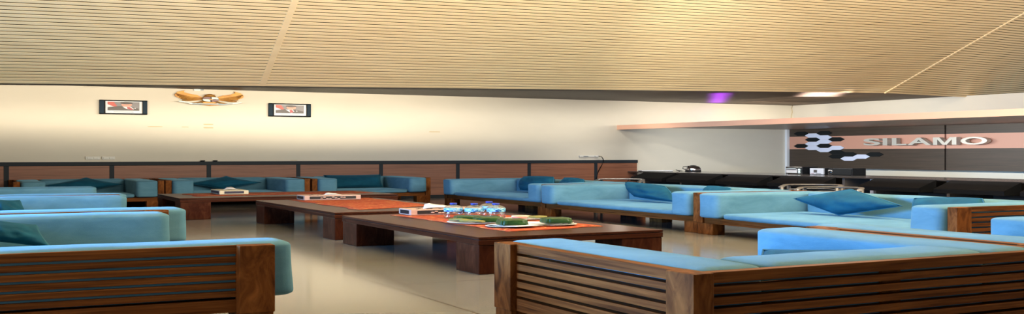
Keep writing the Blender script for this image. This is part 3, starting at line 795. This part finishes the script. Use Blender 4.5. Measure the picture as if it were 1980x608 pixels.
kt = thing('kettle', 'shiny domed steel kettle on the bar counter by the back wall', 'kettle', (10.2, 13.22, CZ), 0)
MB().lathe([(.125, 0), (.125, .012)], M['black'], n=28).build('base', kt)
MB().lathe([(.122, .012), (.126, .030), (.116, .058), (.092, .080), (.055, .090)], M['chrome'], n=28).build('body', kt)
MB().lathe([(.058, .089), (.05, .095), (.02, .099), (.001, .1)], M['black'], n=24).build('lid', kt)
MB().tube([(-.115, .02, .026), (-.18, .03, .05), (-.17, .03, .074), (-.07, .01, .088)], .014, M['black'], rz=.005, n=8).build('handle', kt)
lp = thing('laptop', 'closed pale laptop lying on the bar counter beside the kettle', 'laptop', (9.80, 13.66, CZ), math.radians(-20))
MB().box(-.25, .25, -.12, .12, .001, .007, M['black'], .002).build('base', lp)
MB().box(-.25, .25, -.12, .12, .0072, .015, M['white'], .002).build('lid', lp)
tag(MB().tube([(10.0, 13.30, CZ+.006), (10.02, 13.40, CZ+.02), (10.07, 13.48, CZ+.026), (10.12, 13.52, CZ+.016), (10.2, 13.5, CZ+.006)], .012, M['black'], rz=.004, n=8).build('kettle_cable'), 'short black cable looping behind the laptop at the kettle', 'cable')

RZ = -PI/2                                                     # appliances face the sofas (-X): local -y -> world -X
ov = thing('toaster_oven', 'black toaster oven with pale glass front on the bar counter', 'toaster oven', (10.28, 10.93, CZ), RZ)
MB().box(-.16, .16, -.14, .14, .004, .102, M['gloss_black'], .006).build('body', ov)
MB().box(-.14, .07, -.15, -.14, .018, .075, M['glass_front'], .003).build('door', ov)
MB().tube([(-.13, -.165, .08), (.06, -.165, .08)], .008, M['silver'], rz=.003).build('handle', ov)
for z in (.03, .06): MB().tube([(.115, -.14, z), (.115, -.16, z)], .018, M['silver'], n=10).build('knob', ov)
for x in (-.14, .14):
    MB().box(x-.015, x+.015, -.1, .1, 0, .006, M['black']).build('foot', ov)
cm = thing('coffee_machine', 'coffee machine with a bright silver front panel on the bar counter', 'coffee machine', (10.30, 10.54, CZ), RZ)
MB().box(-.13, .13, -.1, .16, .0, .09, M['black'], .006).build('body', cm)
fp = MB().box(-.125, .125, -.125, -.1, .004, .086, M['front_silver'], .005).build('front_panel', cm)
MB().box(-.05, .01, -.128, -.124, .03, .066, M['slot']).box(-.10, -.045, -.128, -.124, .017, .021, M['maroon']).box(-.01, .08, -.128, -.124, .012, .019, M['slot']).build('display', fp)
jr = thing('black_jar', 'glossy black canister standing between the silver machine and the dark box', 'canister', (10.24, 10.32, CZ), 0)
MB().lathe([(.055, 0), (.06, .003), (.06, .07), (.05, .076)], M['gloss_black'], n=20).build('body', jr)
MB().lathe([(.048, .076), (.05, .08), (.03, .086), (.001, .087)], M['gloss_black'], n=20).build('lid', jr)
sp = thing('speaker_box', 'matte black box at the end of the appliances on the bar counter', 'speaker', (10.30, 10.08, CZ), RZ)
MB().box(-.17, .17, -.12, .12, 0, .092, M['black'], .006).build('cabinet', sp)
MB().box(-.16, .16, -.128, -.12, .006, .086, M['black_fabric'], .004).build('grille', sp)

# tub chairs of bent metal tube behind the sofas
def tub_chair(label, x, y, rz, first=None):
    r = thing('tube_chair', label, 'chair', (x, y, 0), rz, 'bent metal tube chairs behind the bar row sofas')
    if first:
        for ch in first.children:
            c = ch.copy(); COL.objects.link(c); c.parent = r
        return r
    zt_ = .326; pts = [(-.27, -.36, zt_-.012)]
    for k in range(13):
        a = PI+PI*k/12; pts.append((.27*math.cos(a), -.02-.30*math.sin(a)*1.0, zt_+.002*math.sin(a)))
    pts.append((.27, -.36, zt_-.012))
    MB().tube(pts, .028, M['tube'], rz=.008, n=10).build('arm_rail', r)
    MB().tube([(-.25, .02, .28), (-.12, .22, .285), (.12, .22, .285), (.25, .02, .28)], .02, M['tube'], rz=.006, n=8).build('back_rail', r)
    MB().soft(-.26, .26, -.34, .22, .175, .2, M['black_fabric'], .05, .01, .1).build('seat', r)
    for sx in (-1, 1):
        for (ya, yb_) in ((-.35, -.36), (.16, .24)):
            MB().tube([(sx*.26, ya, .322), (sx*.255, ya, .19), (sx*.27, yb_, 0)], .02, M['tube'], rz=.02, n=8).build('leg', r)
    return r
tc = tub_chair('metal tube chair with its rail by the wainscot end', 7.2, 10.75, math.radians(-40))
tub_chair('metal tube chair behind the large pointed pillow, nearer the back wall', 7.63, 7.95, math.radians(-50), tc)
tub_chair('metal tube chair behind the large pointed pillow, the one further from the back wall', 7.2, 7.27, math.radians(-50), tc)

# ------------------------------------------------------------------ lights
def area(name, loc, direction, sx, sy, power, col, spread=180):
    l = bpy.data.lights.new(name, 'AREA'); l.shape = 'RECTANGLE'; l.size = sx; l.size_y = sy
    l.energy = power; l.color = col; l.spread = math.radians(spread)
    o = bpy.data.objects.new(name, l); COL.objects.link(o); o.location = loc
    o.rotation_euler = Vector(direction).to_track_quat('-Z', 'Y').to_euler(); return o
def globe(name, loc, power, col, r=.1):
    l = bpy.data.lights.new(name, 'POINT'); l.energy = power; l.color = col; l.shadow_soft_size = r
    o = bpy.data.objects.new(name, l); COL.objects.link(o); o.location = loc; return o
area('door_daylight', (7, YF-.2, .7), (0, 1, .05), 9, 1.25, 18, (.84, .93, 1))
area('window_daylight', (XL-.2, 6.3, .85), (1, -.28, -.10), 4.4, .95, 700, (.18, .48, 1), 120)
area('window_daylight', (XL-.2, 1.2, .8), (1, 0, -.02), 5.0, 1.05, 90, (1, .93, .82))
area('window_daylight', (XR-.06, .8, .68), (-1, .25, 0), 6.8, .6, 40, (.90, .97, 1))  # lamp at the added right-hand window, for the wall under the canopy
area('pendant_uplight', (8.0, 3.0, 1.65), (0, .55, .82), 8, 1, 760, (1, .95, .85))  # unseen fill light added to brighten the ceiling slats
area('pendant_uplight', (2.6, 3.4, 1.6), (-.1, .72, .6), 5, .8, 370, (1, .88, .66), 110)  # second added fill, aimed at the slats on the left
globe('roof_lamp', (7.6, 2.2, 3.1), 120, (1, .94, .84))
globe('roof_lamp', (6.6, 6.6, 2.8), 150, (1, .92, .80))
# light strip lying in the cove behind the slat edge, its lip cuts the light off the lower wall
ca = area('cove_strip', (2.4, 10.75, 1.3355+.0225*1.9), (0, 1, 0), 8.4, .016, 215, (1, .86, .66))
ca.rotation_euler = (Matrix.Rotation(math.atan(-.0225)*-1, 4, 'Y').inverted() @ Matrix.Rotation(PI/2, 4, 'X')).to_euler()
area('canopy_strip', (10.6, 11.9, 1.13), (.9, .05, .1), 2.8, .06, 26, (1, .90, .72), 120)  # fill hidden on the canopy top, added to brighten the right wall
cb = area('cove_strip', (5.4, 10.75, 1.3355+.0225*4.9), (0, 1, 0), 2.4, .016, 36, (1, .86, .64)); cb.rotation_euler = ca.rotation_euler  # short extra strip added to brighten the back wall further right
area('canopy_strip', (11.1, 13.0, 1.12), (0, 1, .22), 3.2, .05, 14, (1, .90, .74), 140)  # another hidden fill, added for the back wall above the canopy
area('bar_strip', (9.5, 10.0, 1.036), (1, 0, -.2), 5.8, .02, 140, (.98, .99, .96))  # fill hidden behind the fascia, added to light the walls below the canopy
area('soffit_downlight', (8.6, 12.9, 1.468), (0, 0, -1), .12, .12, 13, (1, .93, .80))
sl = bpy.data.lights.new('track_spot', 'SPOT'); sl.energy = 560; sl.color = (1, .95, .86); sl.spot_size = math.radians(40); sl.spot_blend = 1; sl.shadow_soft_size = .06  # spot added out of view to brighten the canopy fascia
so_ = bpy.data.objects.new('track_spot', sl); COL.objects.link(so_); so_.location = (5.0, 6.3, 2.12)
so_.rotation_euler = (Vector((9.35, 11.6, .95))-so_.location).to_track_quat('-Z', 'Y').to_euler()
# lamps added unseen on top of the canopy to put glare on the soffit
area('violet_lamp', (10.28, 12.7, 1.10), (0, 0, 1), .10, 2.9, 90, (.30, .04, 1), 55)
area('white_lamp', (10.85, 11.15, 1.10), (0, 0, 1), .45, 1.2, 95, (1, .93, .88), 50)
for o in COL.objects:
    if o.name in ('violet_lamp', 'white_lamp'): o.rotation_euler = (PI, 0, -math.atan2(1.7, 2.2))
W = bpy.data.worlds.new('World'); S.world = W; W.use_nodes = True
W.node_tree.nodes['Background'].inputs[0].default_value = (.75, .85, 1, 1); W.node_tree.nodes['Background'].inputs[1].default_value = .25

# ------------------------------------------------------------------ camera
cd = bpy.data.cameras.new('Camera'); cam = bpy.data.objects.new('Camera', cd); COL.objects.link(cam)
cam.location = (0, 0, .65); cam.rotation_euler = (PI/2, 0, -math.atan(1085/2046))
cd.sensor_fit = 'HORIZONTAL'; cd.sensor_width = 36; cd.lens = 36*2046/1980
cd.shift_y = -8/1980; cd.clip_start = .02; cd.clip_end = 100
S.camera = cam
S.view_settings.view_transform = 'Standard'; S.view_settings.look = 'None'
S.view_settings.exposure = 0; S.view_settings.gamma = 1; S.view_settings.use_curve_mapping = False
